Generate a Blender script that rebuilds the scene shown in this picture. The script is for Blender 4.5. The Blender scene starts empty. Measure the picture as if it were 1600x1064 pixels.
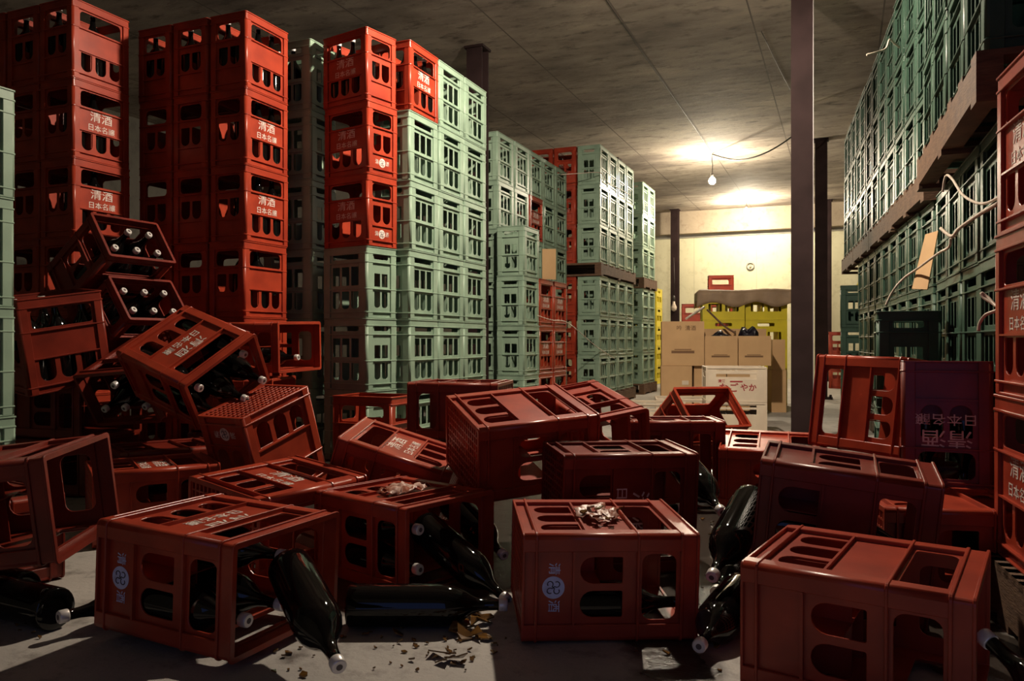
import bpy, bmesh, math, random
from mathutils import Matrix, Vector

# ------------------------------------------------------------------ camera, world, lights, exposure
sc = bpy.context.scene
COL = sc.collection
CAM_H = 0.71
YAW = math.radians(22.5)

def at(px, Y, py=None):
    """point in the room seen along column px at depth Y (row py gives its height)"""
    X = (px - 800) / 1250.0 * Y
    u = X * math.cos(YAW) - Y * math.sin(YAW)
    v = X * math.sin(YAW) + Y * math.cos(YAW)
    if py is None:
        return Vector((u, v, 0))
    return Vector((u, v, CAM_H + (532 - py) / 1250.0 * Y))

cd = bpy.data.cameras.new('camera'); cd.lens = 28.125; cd.sensor_width = 36; cd.clip_start = 0.05
cam = bpy.data.objects.new('camera', cd); COL.objects.link(cam)
cam.location = (0, 0, CAM_H); cam.rotation_euler = (math.radians(90), 0, YAW)
sc.camera = cam

w = bpy.data.worlds.new('world'); sc.world = w; w.use_nodes = True
w.node_tree.nodes['Background'].inputs[0].default_value = (0.28, 0.40, 1.0, 1)
w.node_tree.nodes['Background'].inputs[1].default_value = 0.36
sc.view_settings.view_transform = 'Standard'; sc.view_settings.look = 'None'
sc.view_settings.gamma = 1; sc.view_settings.use_curve_mapping = False
sc.view_settings.exposure = 0.0
sc.cycles.diffuse_bounces = 2

BULB_NEAR = (-1.0, 4.03, 2.88)      # hangs above the pile, over the top edge of the photo
BULB_MID = (-1.59, 10.7, 2.80)
BULB_FAR = (-1.56, 14.4, 2.95)
NEAR_STRENGTH, MID_STRENGTH, FAR_STRENGTH = 4700.0, 1800.0, 2600.0

# ------------------------------------------------------------------ tagging
def link(o, parent=None):
    COL.objects.link(o)
    if parent is not None: o.parent = parent
    return o
def tag(o, label, cat, group=None, kind=None):
    o['label'] = label; o['category'] = cat
    if group: o['group'] = group
    if kind: o['kind'] = kind
    return o
def empty(name, mat=None):
    o = bpy.data.objects.new(name, None); o.empty_display_size = 0.05; link(o)
    if mat is not None: o.matrix_world = mat
    return o

# ------------------------------------------------------------------ materials
def mat(name, col, rough=0.5, col2=None, scale=6.0, lo=0.35, hi=0.65, bump=0.0, bscale=40, metallic=0, spec=0.5, coat=0, emit=None, estr=0, detail=6, stretch=None):
    m = bpy.data.materials.new(name); m.use_nodes = True
    nt = m.node_tree; b = nt.nodes['Principled BSDF']
    b.inputs['Base Color'].default_value = (*col, 1); b.inputs['Roughness'].default_value = rough
    b.inputs['Metallic'].default_value = metallic; b.inputs['Specular IOR Level'].default_value = spec
    b.inputs['Coat Weight'].default_value = coat
    tc = nt.nodes.new('ShaderNodeTexCoord'); mp = nt.nodes.new('ShaderNodeMapping')
    nt.links.new(tc.outputs['Object'], mp.inputs[0])
    if stretch: mp.inputs['Scale'].default_value = stretch
    if col2 is not None:
        n = nt.nodes.new('ShaderNodeTexNoise'); n.inputs['Scale'].default_value = scale; n.inputs['Detail'].default_value = detail
        r = nt.nodes.new('ShaderNodeValToRGB'); r.color_ramp.elements[0].position = lo; r.color_ramp.elements[1].position = hi
        r.color_ramp.elements[0].color = (*col, 1); r.color_ramp.elements[1].color = (*col2, 1)
        nt.links.new(mp.outputs[0], n.inputs['Vector']); nt.links.new(n.outputs['Fac'], r.inputs[0]); nt.links.new(r.outputs[0], b.inputs['Base Color'])
    if bump:
        n2 = nt.nodes.new('ShaderNodeTexNoise'); n2.inputs['Scale'].default_value = bscale; n2.inputs['Detail'].default_value = 5
        bp = nt.nodes.new('ShaderNodeBump'); bp.inputs['Strength'].default_value = bump; bp.inputs['Distance'].default_value = 0.01
        nt.links.new(mp.outputs[0], n2.inputs['Vector']); nt.links.new(n2.outputs['Fac'], bp.inputs['Height']); nt.links.new(bp.outputs[0], b.inputs['Normal'])
    if emit:
        b.inputs['Emission Color'].default_value = (*emit, 1); b.inputs['Emission Strength'].default_value = estr
    return m

M = {}
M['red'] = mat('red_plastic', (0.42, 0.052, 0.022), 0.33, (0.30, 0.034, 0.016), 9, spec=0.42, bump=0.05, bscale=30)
M['red_dull'] = mat('dull_red_plastic', (0.22, 0.024, 0.012), 0.36, (0.14, 0.015, 0.008), 8, spec=0.4, bump=0.06, bscale=30)  # one darker, even red for part of the fallen crates
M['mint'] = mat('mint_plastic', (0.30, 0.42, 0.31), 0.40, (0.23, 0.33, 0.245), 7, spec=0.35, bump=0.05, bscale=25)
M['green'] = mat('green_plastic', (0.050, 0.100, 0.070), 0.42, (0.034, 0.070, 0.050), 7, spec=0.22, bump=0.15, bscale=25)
M['yellow'] = mat('yellow_plastic', (0.92, 0.76, 0.03), 0.4, (0.80, 0.66, 0.03), 7)
M['white'] = mat('cream_plastic', (0.82, 0.70, 0.54), 0.45, (0.72, 0.60, 0.46), 7)
M['print'] = mat('white_print', (0.75, 0.68, 0.62), 0.6, (0.42, 0.26, 0.22), 26, lo=0.5, hi=0.7)
M['print_blue_lit'] = mat('blue_lit_print', (0.60, 0.64, 0.92), 0.6, (0.42, 0.40, 0.62), 30, lo=0.5, hi=0.75)  # white print tinted pale blue to carry the blue fill light
M['print_dark'] = mat('dark_print', (0.05, 0.03, 0.06), 0.6)
M['glass'] = mat('dark_bottle_glass', (0.004, 0.0035, 0.0035), 0.05, spec=0.42, coat=0.0)
M['shard'] = mat('brown_glass', (0.10, 0.045, 0.012), 0.08, (0.22, 0.11, 0.03), 30, spec=0.8)
M['cap'] = mat('cap_metal', (0.80, 0.76, 0.72), 0.32, metallic=0.3)
M['cap_ring'] = mat('cap_mark', (0.10, 0.08, 0.08), 0.5)
M['paper'] = mat('wet_label_paper', (0.62, 0.40, 0.33), 0.35, (0.30, 0.09, 0.05), 22, lo=0.45, hi=0.6, bump=0.4, bscale=60)
M['carton'] = mat('cardboard', (0.66, 0.42, 0.21), 0.85, (0.58, 0.36, 0.18), 5, bump=0.05, bscale=20)
M['carton_print'] = mat('cardboard_print', (0.22, 0.12, 0.06), 0.85)
M['card_tan'] = mat('tan_board', (0.62, 0.40, 0.20), 0.8, (0.55, 0.34, 0.17), 4)
M['wood'] = mat('pallet_wood', (0.16, 0.085, 0.045), 0.75, (0.09, 0.045, 0.025), 12, bump=0.3, bscale=40, stretch=(1, 1, 6))
M['steel'] = mat('brown_painted_steel', (0.034, 0.019, 0.019), 0.75, (0.022, 0.012, 0.012), 5, spec=0.15, bump=0.1, bscale=25)
M['edge_glint'] = mat('painted_edge_glint', (0.45, 0.42, 0.42), 0.4, metallic=0.5)  # line of light on the column edge, painted as pale metal
M['tarp'] = mat('brown_tarp', (0.46, 0.32, 0.20), 0.6, (0.32, 0.22, 0.14), 5, bump=0.6, bscale=9)
M['string'] = mat('white_vinyl_string', (0.72, 0.62, 0.52), 0.45, (0.55, 0.45, 0.36), 30)
M['cable'] = mat('black_cable', (0.02, 0.018, 0.016), 0.5)
M['black'] = mat('black_film', (0.012, 0.010, 0.018), 0.3, bump=0.8, bscale=25)
M['ceramic'] = mat('socket', (0.05, 0.045, 0.04), 0.4)
M['shade'] = mat('enamel_shade', (0.10, 0.14, 0.12), 0.35)
M['cream'] = mat('wall_fitting', (0.35, 0.33, 0.28), 0.5)
def bulb_mat(n, s, c=(1.0, 0.86, 0.64)): return mat(n, (1, 1, 1), 0.3, emit=c, estr=s)
M['bulb_near'] = bulb_mat('bulb_near', NEAR_STRENGTH, (1.0, 0.84, 0.66))
M['bulb_mid'] = bulb_mat('bulb_mid', MID_STRENGTH)
M['bulb_far'] = bulb_mat('bulb_far', FAR_STRENGTH)

def concrete(name, c1, c2, c3, rough, seams=None, bump=0.35, sc1=0.7, stretch=(1, 1, 1)):
    m = bpy.data.materials.new(name); m.use_nodes = True; nt = m.node_tree; b = nt.nodes['Principled BSDF']; N = nt.nodes.new; L = nt.links.new
    b.inputs['Roughness'].default_value = rough
    tc = N('ShaderNodeTexCoord'); mp = N('ShaderNodeMapping'); mp.inputs['Scale'].default_value = stretch; L(tc.outputs['Object'], mp.inputs[0])
    n1 = N('ShaderNodeTexNoise'); n1.inputs['Scale'].default_value = sc1; n1.inputs['Detail'].default_value = 8; n1.inputs['Roughness'].default_value = 0.65
    n2 = N('ShaderNodeTexNoise'); n2.inputs['Scale'].default_value = sc1 * 9; n2.inputs['Detail'].default_value = 8; n2.inputs['Roughness'].default_value = 0.7
    L(mp.outputs[0], n1.inputs['Vector']); L(mp.outputs[0], n2.inputs['Vector'])
    r1 = N('ShaderNodeValToRGB'); r1.color_ramp.elements[0].position = 0.36; r1.color_ramp.elements[1].position = 0.66
    r1.color_ramp.elements[0].color = (*c1, 1); r1.color_ramp.elements[1].color = (*c2, 1)
    L(n1.outputs['Fac'], r1.inputs[0])
    r2 = N('ShaderNodeValToRGB'); r2.color_ramp.elements[0].position = 0.52; r2.color_ramp.elements[1].position = 0.70
    L(n2.outputs['Fac'], r2.inputs[0])
    mx = N('ShaderNodeMix'); mx.data_type = 'RGBA'; L(r2.outputs[0], mx.inputs[0]); L(r1.outputs[0], mx.inputs[6]); mx.inputs[7].default_value = (*c3, 1)
    out = mx.outputs[2]
    if seams:                       # narrow dark joints between panels or formwork boards
        axis, step, wid, off = seams
        sx = N('ShaderNodeSeparateXYZ'); L(tc.outputs['Object'], sx.inputs[0])
        a = N('ShaderNodeMath'); a.operation = 'ADD'; a.inputs[1].default_value = off + 100 * step; L(sx.outputs[axis], a.inputs[0])
        mo = N('ShaderNodeMath'); mo.operation = 'MODULO'; mo.inputs[1].default_value = step; L(a.outputs[0], mo.inputs[0])
        lt = N('ShaderNodeMath'); lt.operation = 'LESS_THAN'; lt.inputs[1].default_value = wid; L(mo.outputs[0], lt.inputs[0])
        mx2 = N('ShaderNodeMix'); mx2.data_type = 'RGBA'; L(lt.outputs[0], mx2.inputs[0]); L(out, mx2.inputs[6]); mx2.inputs[7].default_value = (*[x * 0.8 for x in c1], 1)
        out = mx2.outputs[2]
    L(out, b.inputs['Base Color'])
    bp = N('ShaderNodeBump'); bp.inputs['Strength'].default_value = bump; bp.inputs['Distance'].default_value = 0.02
    L(n2.outputs['Fac'], bp.inputs['Height']); L(bp.outputs[0], b.inputs['Normal'])
    return m
def shade_stain(m):  # spilled wet patch spread wide, with painted shade darkening the floor under the pile
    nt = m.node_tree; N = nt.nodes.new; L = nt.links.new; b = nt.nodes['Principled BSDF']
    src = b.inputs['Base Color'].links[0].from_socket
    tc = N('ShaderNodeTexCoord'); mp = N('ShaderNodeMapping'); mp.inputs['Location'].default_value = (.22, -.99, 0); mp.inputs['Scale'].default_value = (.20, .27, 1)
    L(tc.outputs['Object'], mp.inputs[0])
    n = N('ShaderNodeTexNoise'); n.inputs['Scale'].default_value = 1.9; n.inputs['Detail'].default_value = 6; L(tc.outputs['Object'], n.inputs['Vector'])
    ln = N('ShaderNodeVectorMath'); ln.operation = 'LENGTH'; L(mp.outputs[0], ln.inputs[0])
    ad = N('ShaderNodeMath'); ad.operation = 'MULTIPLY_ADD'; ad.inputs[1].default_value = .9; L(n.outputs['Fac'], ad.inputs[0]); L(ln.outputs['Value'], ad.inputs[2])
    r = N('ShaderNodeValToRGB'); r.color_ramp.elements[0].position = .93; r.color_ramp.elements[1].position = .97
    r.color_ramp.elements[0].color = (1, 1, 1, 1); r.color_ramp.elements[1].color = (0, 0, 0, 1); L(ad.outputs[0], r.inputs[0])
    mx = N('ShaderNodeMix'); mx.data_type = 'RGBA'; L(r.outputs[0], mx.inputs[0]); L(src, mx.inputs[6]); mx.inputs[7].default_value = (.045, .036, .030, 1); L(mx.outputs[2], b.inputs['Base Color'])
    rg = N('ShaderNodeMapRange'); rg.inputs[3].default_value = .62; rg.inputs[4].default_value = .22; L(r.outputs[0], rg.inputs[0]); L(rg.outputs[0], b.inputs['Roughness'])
M['floor'] = concrete('floor_concrete', (0.34, 0.315, 0.29), (0.48, 0.445, 0.405), (0.20, 0.18, 0.16), 0.62, sc1=1.1)
shade_stain(M['floor'])
M['ceiling'] = concrete('ceiling_concrete', (0.19, 0.155, 0.130), (0.56, 0.48, 0.39), (0.105, 0.082, 0.068), 0.85, seams=(0, 0.92, 0.012, 1.57), sc1=0.8, stretch=(0.7, 1.6, 1))
M['beam'] = concrete('beam_concrete', (0.30, 0.24, 0.17), (0.42, 0.34, 0.25), (0.24, 0.18, 0.13), 0.8, sc1=1.0)
M['panelwall'] = concrete('cream_wall_panels', (0.66, 0.62, 0.42), (0.72, 0.68, 0.48), (0.56, 0.52, 0.34), 0.6, seams=(0, 1.15, 0.012, 0.35), bump=0.1, sc1=0.9)
M['sidewall'] = concrete('side_wall', (0.11, 0.10, 0.08), (0.16, 0.14, 0.12), (0.08, 0.07, 0.06), 0.8)

# ------------------------------------------------------------------ mesh helpers
def bm_box(bm, x0, x1, y0, y1, z0, z1, mi=0):
    vs = [bm.verts.new(p) for p in ((x0,y0,z0),(x1,y0,z0),(x1,y1,z0),(x0,y1,z0),(x0,y0,z1),(x1,y0,z1),(x1,y1,z1),(x0,y1,z1))]
    for f in ((0,3,2,1),(4,5,6,7),(0,1,5,4),(1,2,6,5),(2,3,7,6),(3,0,4,7)):
        bm.faces.new([vs[i] for i in f]).material_index = mi
def bm_lathe(bm, prof, seg=20, mi=0, M0=None, cap=True):
    rings = []
    for r, z in prof:
        ring = []
        for i in range(seg):
            a = 2*math.pi*i/seg; p = Vector((r*math.cos(a), r*math.sin(a), z))
            ring.append(bm.verts.new(M0 @ p if M0 else p))
        rings.append(ring)
    for a, b in zip(rings, rings[1:]):
        for i in range(seg):
            f = bm.faces.new((a[i], a[(i+1)%seg], b[(i+1)%seg], b[i])); f.material_index = mi; f.smooth = True
    if cap:
        bm.faces.new(list(reversed(rings[0]))).material_index = mi; bm.faces.new(rings[-1]).material_index = mi
def bm_tube(bm, pts, r, seg=8, mi=0):
    pts = [Vector(p) for p in pts]; rings = []; up = Vector((0.3, 0.2, 1)).normalized()
    for i, p in enumerate(pts):
        t = (pts[min(i+1, len(pts)-1)] - pts[max(i-1, 0)]).normalized()
        a = t.cross(up)
        if a.length < 1e-3: a = t.cross(Vector((1, 0, 0)))
        a.normalize(); b = t.cross(a); rr = r[i] if isinstance(r, (list, tuple)) else r
        rings.append([bm.verts.new(p + (a*math.cos(2*math.pi*k/seg) + b*math.sin(2*math.pi*k/seg))*rr) for k in range(seg)])
    for a, b in zip(rings, rings[1:]):
        for k in range(seg):
            f = bm.faces.new((a[k], b[k], b[(k+1)%seg], a[(k+1)%seg])); f.smooth = True; f.material_index = mi
    bm.faces.new(rings[0]); bm.faces.new(list(reversed(rings[-1])))
def to_mesh(name, bm, *mats, fix=True):
    if fix: bmesh.ops.recalc_face_normals(bm, faces=bm.faces[:])
    me = bpy.data.meshes.new(name); bm.to_mesh(me); bm.free()
    for m in mats: me.materials.append(M[m] if isinstance(m, str) else m)
    return me
def obj(name, me, parent=None, matrix=None):
    o = bpy.data.objects.new(name, me); link(o, parent)
    if matrix is not None: o.matrix_world = matrix if parent is None else o.matrix_world
    if matrix is not None and parent is None: o.matrix_world = matrix
    return o
def box_obj(name, x0, x1, y0, y1, z0, z1, m, parent=None):
    bm = bmesh.new(); bm_box(bm, x0, x1, y0, y1, z0, z1); return obj(name, to_mesh(name, bm, m), parent)

def rr(x0, x1, y0, y1, rb=0.0, rt=0.0, n=4):
    """rounded rectangle outline, lower corners radius rb, upper rt"""
    P = []
    for cx, cy, r, a0 in ((x0+rb, y0+rb, rb, 180), (x1-rb, y0+rb, rb, 270), (x1-rt, y1-rt, rt, 0), (x0+rt, y1-rt, rt, 90)):
        if r <= 0: P.append((cx, cy)); continue
        for k in range(n+1):
            a = math.radians(a0 + 90*k/n); P.append((cx + r*math.cos(a), cy + r*math.sin(a)))
    return P
def plate(outline, holes, t, bev=0.0008):
    """flat plate with holes in the a-b plane, thickness t centred on 0: returns (verts, polygons)"""
    cu = bpy.data.curves.new('tmp', 'CURVE'); cu.dimensions = '2D'; cu.fill_mode = 'BOTH'; cu.extrude = t/2 - bev; cu.bevel_depth = bev; cu.bevel_resolution = 0; cu.offset = -bev
    for pl in [outline] + holes:
        s = cu.splines.new('POLY'); s.points.add(len(pl)-1)
        for p, q in zip(s.points, pl): p.co = (q[0], q[1], 0, 1)
        s.use_cyclic_u = True
    o = bpy.data.objects.new('tmp', cu); COL.objects.link(o)
    bpy.context.view_layer.update()
    me = bpy.data.meshes.new_from_object(o.evaluated_get(bpy.context.evaluated_depsgraph_get()))
    V = [v.co.copy() for v in me.vertices]; F = [tuple(p.vertices) for p in me.polygons]
    bpy.data.objects.remove(o); bpy.data.curves.remove(cu); bpy.data.meshes.remove(me)
    return V, F
def add_plate(bm, VF, fn, mi=0):
    V, F = VF; vs = [bm.verts.new(fn(v)) for v in V]
    for f in F:
        try: bm.faces.new([vs[i] for i in f]).material_index = mi
        except ValueError: pass
OFF = {'red_print': 0.02}
def text_mesh(name, txt, size, m, width=None):
    cu = bpy.data.curves.new('t', 'FONT'); cu.body = txt; cu.size = size; cu.align_x = 'CENTER'; cu.align_y = 'CENTER'; cu.extrude = 0.0003; cu.resolution_u = 2; cu.offset = size*OFF.get(m, 0.003); cu.space_line = 0.9
    o = bpy.data.objects.new('t', cu); COL.objects.link(o); bpy.context.view_layer.update()
    me = bpy.data.meshes.new_from_object(o.evaluated_get(bpy.context.evaluated_depsgraph_get())); me.name = name
    bpy.data.objects.remove(o); bpy.data.curves.remove(cu)
    me.materials.clear(); me.materials.append(M[m])
    return me
def merge(name, items, *mats):
    """items: (mesh, matrix, material index)"""
    bm = bmesh.new()
    for me, mx, mi in items:
        n0 = len(bm.verts); f0 = len(bm.faces); bm.from_mesh(me); bm.verts.ensure_lookup_table(); bm.faces.ensure_lookup_table()
        for v in bm.verts[n0:]: v.co = mx @ v.co
        for f in bm.faces[f0:]: f.material_index = mi
    return to_mesh(name, bm, *mats, fix=False)

# ------------------------------------------------------------------ six-bottle crates
LX, LY, LZ = 0.185, 0.13, 0.42
INSET = 0.014
def ring(bm, z0, z1, out=0.0, th=0.012, rc=0.014, ch=0.0012):
    """closed rounded band around the crate with chamfered outer edges"""
    def outline(o):
        x, y, r = LX-o, LY-o, max(rc-o, .003); P = []
        for sx, sy, a0 in ((1, 1, 0), (-1, 1, 90), (-1, -1, 180), (1, -1, 270)):
            for k in range(5):
                a = math.radians(a0 + 22.5*k); P.append((sx*(x-r) + r*math.cos(a), sy*(y-r) + r*math.sin(a)))
        return P
    loops = [[bm.verts.new((p[0], p[1], z)) for p in outline(o)] for o, z in ((out+th, z0), (out+ch, z0), (out, z0+ch), (out, z1-ch), (out+ch, z1), (out+th, z1))]
    n = len(loops[0])
    for i in range(6):
        a, b = loops[i], loops[(i+1) % 6]
        for k in range(n):
            f = bm.faces.new((a[k], a[(k+1) % n], b[(k+1) % n], b[k]))
def corner_post(bm, sx, sy, lx, ly, z0, z1, o=.0025, rc=.013, deep=.0125):
    """L-shaped corner post with a rounded outer edge; lx, ly where its legs end"""
    x, y = LX-o, LY-o; P = [(lx, y-deep), (lx, y-.0015), (lx+.0015, y)]
    for k in range(6):
        a = math.radians(90-18*k); P.append((x-rc + rc*math.cos(a), y-rc + rc*math.sin(a)))
    P += [(x, ly+.0015), (x-.0015, ly), (x-deep, ly), (x-deep, y-deep)]
    lo = [bm.verts.new((sx*p[0], sy*p[1], z0)) for p in P]; hi = [bm.verts.new((sx*p[0], sy*p[1], z1)) for p in P]; n = len(P)
    bm.faces.new(lo); bm.faces.new(list(reversed(hi)))
    for k in range(n):
        f = bm.faces.new((lo[k], hi[k], hi[(k+1) % n], lo[(k+1) % n])); f.smooth = 2 < k < 8
def side_fns(inset):
    return (lambda v: Vector((v.x, -LY+inset+v.z, v.y)), lambda v: Vector((-v.x, LY-inset-v.z, v.y)),
            lambda v: Vector((-LX+inset+v.z, -v.x, v.y)), lambda v: Vector((LX-inset-v.z, v.x, v.y)))

def make_crate_meshes(style, m, suffix):
    if style == 'red':
        lh = [rr(-.128, .128, .284, .366, .012, .022)] + [rr(c-.033, c+.033, .052, .147, .030, .003) for c in (-.088, 0, .088)]
        shh = [rr(-.078, .078, .284, .366, .022, .022)] + [rr(c-.031, c+.031, .137, .238, .030, .004) for c in (-.040, .040)]
        fl = (0.0, 0.030, 0.270); lpost, spost = .140, .086
    else:
        lh = [rr(-.105, .105, .345, .375, .006, .006)]
        for c in (-.077, 0, .077): lh += [rr(c-.030, c+.030, .192, .302, .003, .003), rr(c-.030, c+.030, .056, .158, .020, .003)]
        shh = [rr(-.060, .060, .345, .375, .010, .010)]
        for c in (-.031, .031): shh += [rr(c-.024, c+.024, .185, .262, .003, .003), rr(c-.024, c+.024, .062, .158, .018, .003)]
        fl = (0.0, 0.033, 0.168, 0.322); lpost, spost = .122, .076
    top = 0.380
    bm = bmesh.new()
    L = plate(rr(-LX+.010, LX-.010, .002, top), lh, .0045); S = plate(rr(-LY+.010, LY-.010, .002, top), shh, .0045)
    f = side_fns(INSET)
    for fn, P in zip(f, (L, L, S, S)): add_plate(bm, P, fn)
    for sx in (-1, 1):                                                        # raised corner posts
        for sy in (-1, 1):
            corner_post(bm, sx, sy, lpost, spost, .004, top)
    for z in fl: ring(bm, z, z+.006, 0.0 if z > .02 else .003, .014)
    if style == 'red':
        for sx in (-1, 1):
            x0, x1 = sorted((sx*(LX-.013), sx*(LX-.002))); bm_box(bm, x0, x1, -spost, spost, .118, .124)
        for sy in (-1, 1):
            y0, y1 = sorted((sy*(LY-.013), sy*(LY-.003))); bm_box(bm, -lpost, lpost, y0, y1, .152 if sx > 0 else .262, .157 if sx > 0 else .267)
    body = to_mesh('crate_body_'+suffix, bm, m)
    bm = bmesh.new()                                                          # rim band
    ring(bm, top, .4125, .0045, .007)
    ring(bm, top-.006, top+.001, 0, .014); ring(bm, .4115, .4180, 0, .014)
    rim = to_mesh('crate_rim_'+suffix, bm, m)
    bm = bmesh.new()                                                          # slotted base
    holes = []
    for i in range(16):
        for j in range(9):
            cx = -.156 + .0208*i; cy = -.1 + .025*j; holes.append(rr(cx-.0068, cx+.0068, cy-.0095, cy+.0095))
    add_plate(bm, plate(rr(-LX+.0165, LX-.0165, -LY+.0165, LY-.0165), holes, .006, .0005), lambda v: Vector((v.x, v.y, v.z+.006)))
    base = to_mesh('crate_base_'+suffix, bm, m)
    bm = bmesh.new()                                                          # bottle dividers
    zt = .19 if style == 'red' else .17
    for x in (-.0585, .0585): bm_box(bm, x-.0015, x+.0015, -LY+.0165, LY-.0165, .01, zt)
    for a, b in ((-LX+.0165, -.060), (-.057, .057), (.060, LX-.0165)): bm_box(bm, a, b, -.0015, .0015, .01, zt)
    div = to_mesh('crate_divider_'+suffix, bm, m)
    return dict(body=body, rim=rim, base=base, divider=div)
CR = {'r': make_crate_meshes('red', 'red', 'red'), 'o': make_crate_meshes('red', 'red_dull', 'dull_red'),
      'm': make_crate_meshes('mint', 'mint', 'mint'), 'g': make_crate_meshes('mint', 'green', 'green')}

RX90 = Matrix.Rotation(math.pi/2, 4, 'X')
big = text_mesh('big', '清酒', 0.058, 'print'); sml = text_mesh('small', '日本名醸', 0.038, 'print')
def scl(x, y): return Matrix.Diagonal((x, y, 1, 1))
letter = merge('lettering', [(big, Matrix.Translation((0, .030, 0)) @ scl(1.25, 1), 0), (sml, Matrix.Translation((0, -.028, 0)) @ scl(1.15, 1), 0)], 'print')
a1 = text_mesh('a1', '清', 0.030, 'print_blue_lit'); a2 = text_mesh('a2', '酒', 0.030, 'print_blue_lit')
def disc_mesh():
    bm = bmesh.new(); bm_lathe(bm, [(0.0265, -.0002), (0.0265, .0002)], 28); return to_mesh('disc', bm, 'print_blue_lit')
def curl_mesh():                    # four curled strokes inside the disc
    bm = bmesh.new()
    for k in range(4):
        R = Matrix.Rotation(math.pi/4 + k*math.pi/2, 4, 'Z'); pts = []
        for i in range(15):
            t = i/14; a = t*4.6; r = .0075*(1-.25*t)
            pts.append(R @ Vector((.0115 + r*math.cos(a+math.pi), r*math.sin(a+math.pi), .0004)))
        bm_tube(bm, [R @ Vector((0, 0, .0004))] + pts, .0013, 4)
    return to_mesh('curl', bm, 'print_dark')
dm, cm = disc_mesh(), curl_mesh()
def emblem_mesh(name, fg):
    return merge(name, [(a1, Matrix.Translation((-.044, 0, 0)), 0), (a2, Matrix.Translation((.044, 0, 0)), 0), (dm, Matrix.Identity(4), 0), (cm, Matrix.Identity(4), 1)], fg, 'print_dark')
emb_w, emb_b = emblem_mesh('emblem_white', 'print'), emblem_mesh('emblem_blue_lit', 'print_blue_lit')
def face_mx(side, z):               # local frame on a crate wall: side 0 -y, 1 +y, 2 -x, 3 +x
    off = INSET - .0045/2 - .0006
    R = [Matrix.Identity(4), Matrix.Rotation(math.pi, 4, 'Z'), Matrix.Rotation(-math.pi/2, 4, 'Z'), Matrix.Rotation(math.pi/2, 4, 'Z')][side]
    d = (LY if side < 2 else LX) - off
    return R @ Matrix.Translation((0, -d, z)) @ RX90

ALLCR = []
def crate(kind, mx, label, group=None, text=(), emblem=(), blue=False, name='bottle_crate'):
    """text: wall indices carrying the lettering, emblem: wall indices carrying the round mark"""
    t = empty(name, mx); tag(t, label, 'crate', group)
    c = CR[kind]
    wl = obj('crate_wall', c['body'], t); obj('rim', c['rim'], t); obj('slotted_base', c['base'], t); obj('bottle_divider', c['divider'], t)
    for s in text:
        o = obj('printed_lettering', letter, wl); o.matrix_local = face_mx(s, .208); o['label'] = 'white printed lettering'
    for s in emblem:
        o = obj('printed_emblem', emb_b if blue else emb_w, wl); o.matrix_local = face_mx(s, .074); o['label'] = 'round printed emblem between two characters'
    ALLCR.append((label, mx)); return t

# ------------------------------------------------------------------ bottles
def bottle_meshes():
    bm = bmesh.new()
    bm_lathe(bm, [(.030, .004), (.048, .0), (.0515, .006), (.052, .03), (.052, .225), (.0505, .245), (.044, .268), (.033, .290), (.0215, .308), (.0160, .325), (.0135, .345), (.0128, .375), (.0148, .377), (.0148, .386), (.012, .388)], 24)
    b = to_mesh('bottle_glass', bm, 'glass')
    bm = bmesh.new(); bm_lathe(bm, [(.0152, .373), (.0158, .375), (.0158, .392), (.0135, .395)], 16); bm_lathe(bm, [(.0065, .3949), (.0065, .3956)], 12, 1)
    return b, to_mesh('bottle_cap', bm, 'cap', 'cap_ring')
BG, BC = bottle_meshes()
NB = [0]
def bottle(mx, label, group=None, cap=True):
    o = bpy.data.objects.new('sake_bottle', BG); link(o); o.matrix_world = mx; tag(o, label, 'bottle', group)
    if cap: obj('bottle_cap', BC, o)['label'] = 'silver crown cap'
    NB[0] += 1; return o
def fill(mx, cells, where, dz=0.0, cap=True, dzs={}):
    """bottles standing in the given cells of a crate; one group and one shared label per crate"""
    for k in cells:
        x, y = (-.1165, 0, .1165)[k % 3], (-.0565, .0565)[k // 3]
        bottle(mx @ Matrix.Translation((x, y, .0105 + dz + dzs.get(k, 0))), 'dark capped bottle in the ' + where.replace(' crate of the ', ' crate, '), 'bottles in the ' + where, cap)
def bottle_between(p_cap, p_base, label, group=None):
    c = Vector(p_cap); d = (c - Vector(p_base)).normalized(); a = c - d*.393
    if a.z < .053: a.z = .053; d = (c - a).normalized(); a = c - d*.393
    q = d.to_track_quat('Z', 'Y').to_matrix().to_4x4()
    return bottle(Matrix.Translation(a) @ q, label, group)

# ------------------------------------------------------------------ room
def struct(o, kind='structure'):
    o['kind'] = kind; return o
CEIL = 3.16
UL, UR, VB, VF = -7.2, 3.6, -0.9, 15.5
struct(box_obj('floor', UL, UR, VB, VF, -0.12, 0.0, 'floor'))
struct(box_obj('ceiling', UL, UR, VB, VF, CEIL, CEIL+.15, 'ceiling'))
struct(box_obj('wall_back', UL, UR, VF, VF+.15, 0, CEIL, 'panelwall'))
struct(box_obj('wall_left', UL-.15, UL, VB, VF, 0, CEIL, 'sidewall'))
struct(box_obj('wall_right', UR, UR+.15, VB, VF, 0, CEIL, 'sidewall'))
bm = bmesh.new(); bm_box(bm, UL, -.7, VB-.15, VB, 0, CEIL); bm_box(bm, 1.3, UR, VB-.15, VB, 0, CEIL); bm_box(bm, -.7, 1.3, VB-.15, VB, 1.7, CEIL)  # unseen wall, low opening shaped to let blue fill reach the near crates
struct(obj('unseen_wall_front', to_mesh('unseen_wall_front', bm, 'sidewall')))
struct(box_obj('trim_1', UL, UR, VF-.22, VF-.001, 2.74, CEIL-.001, 'beam'))            # concrete beam along the far wall
struct(box_obj('trim_2', UL, UR, VF-.03, VF-.001, 2.68, 2.74, 'cream'))

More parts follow.
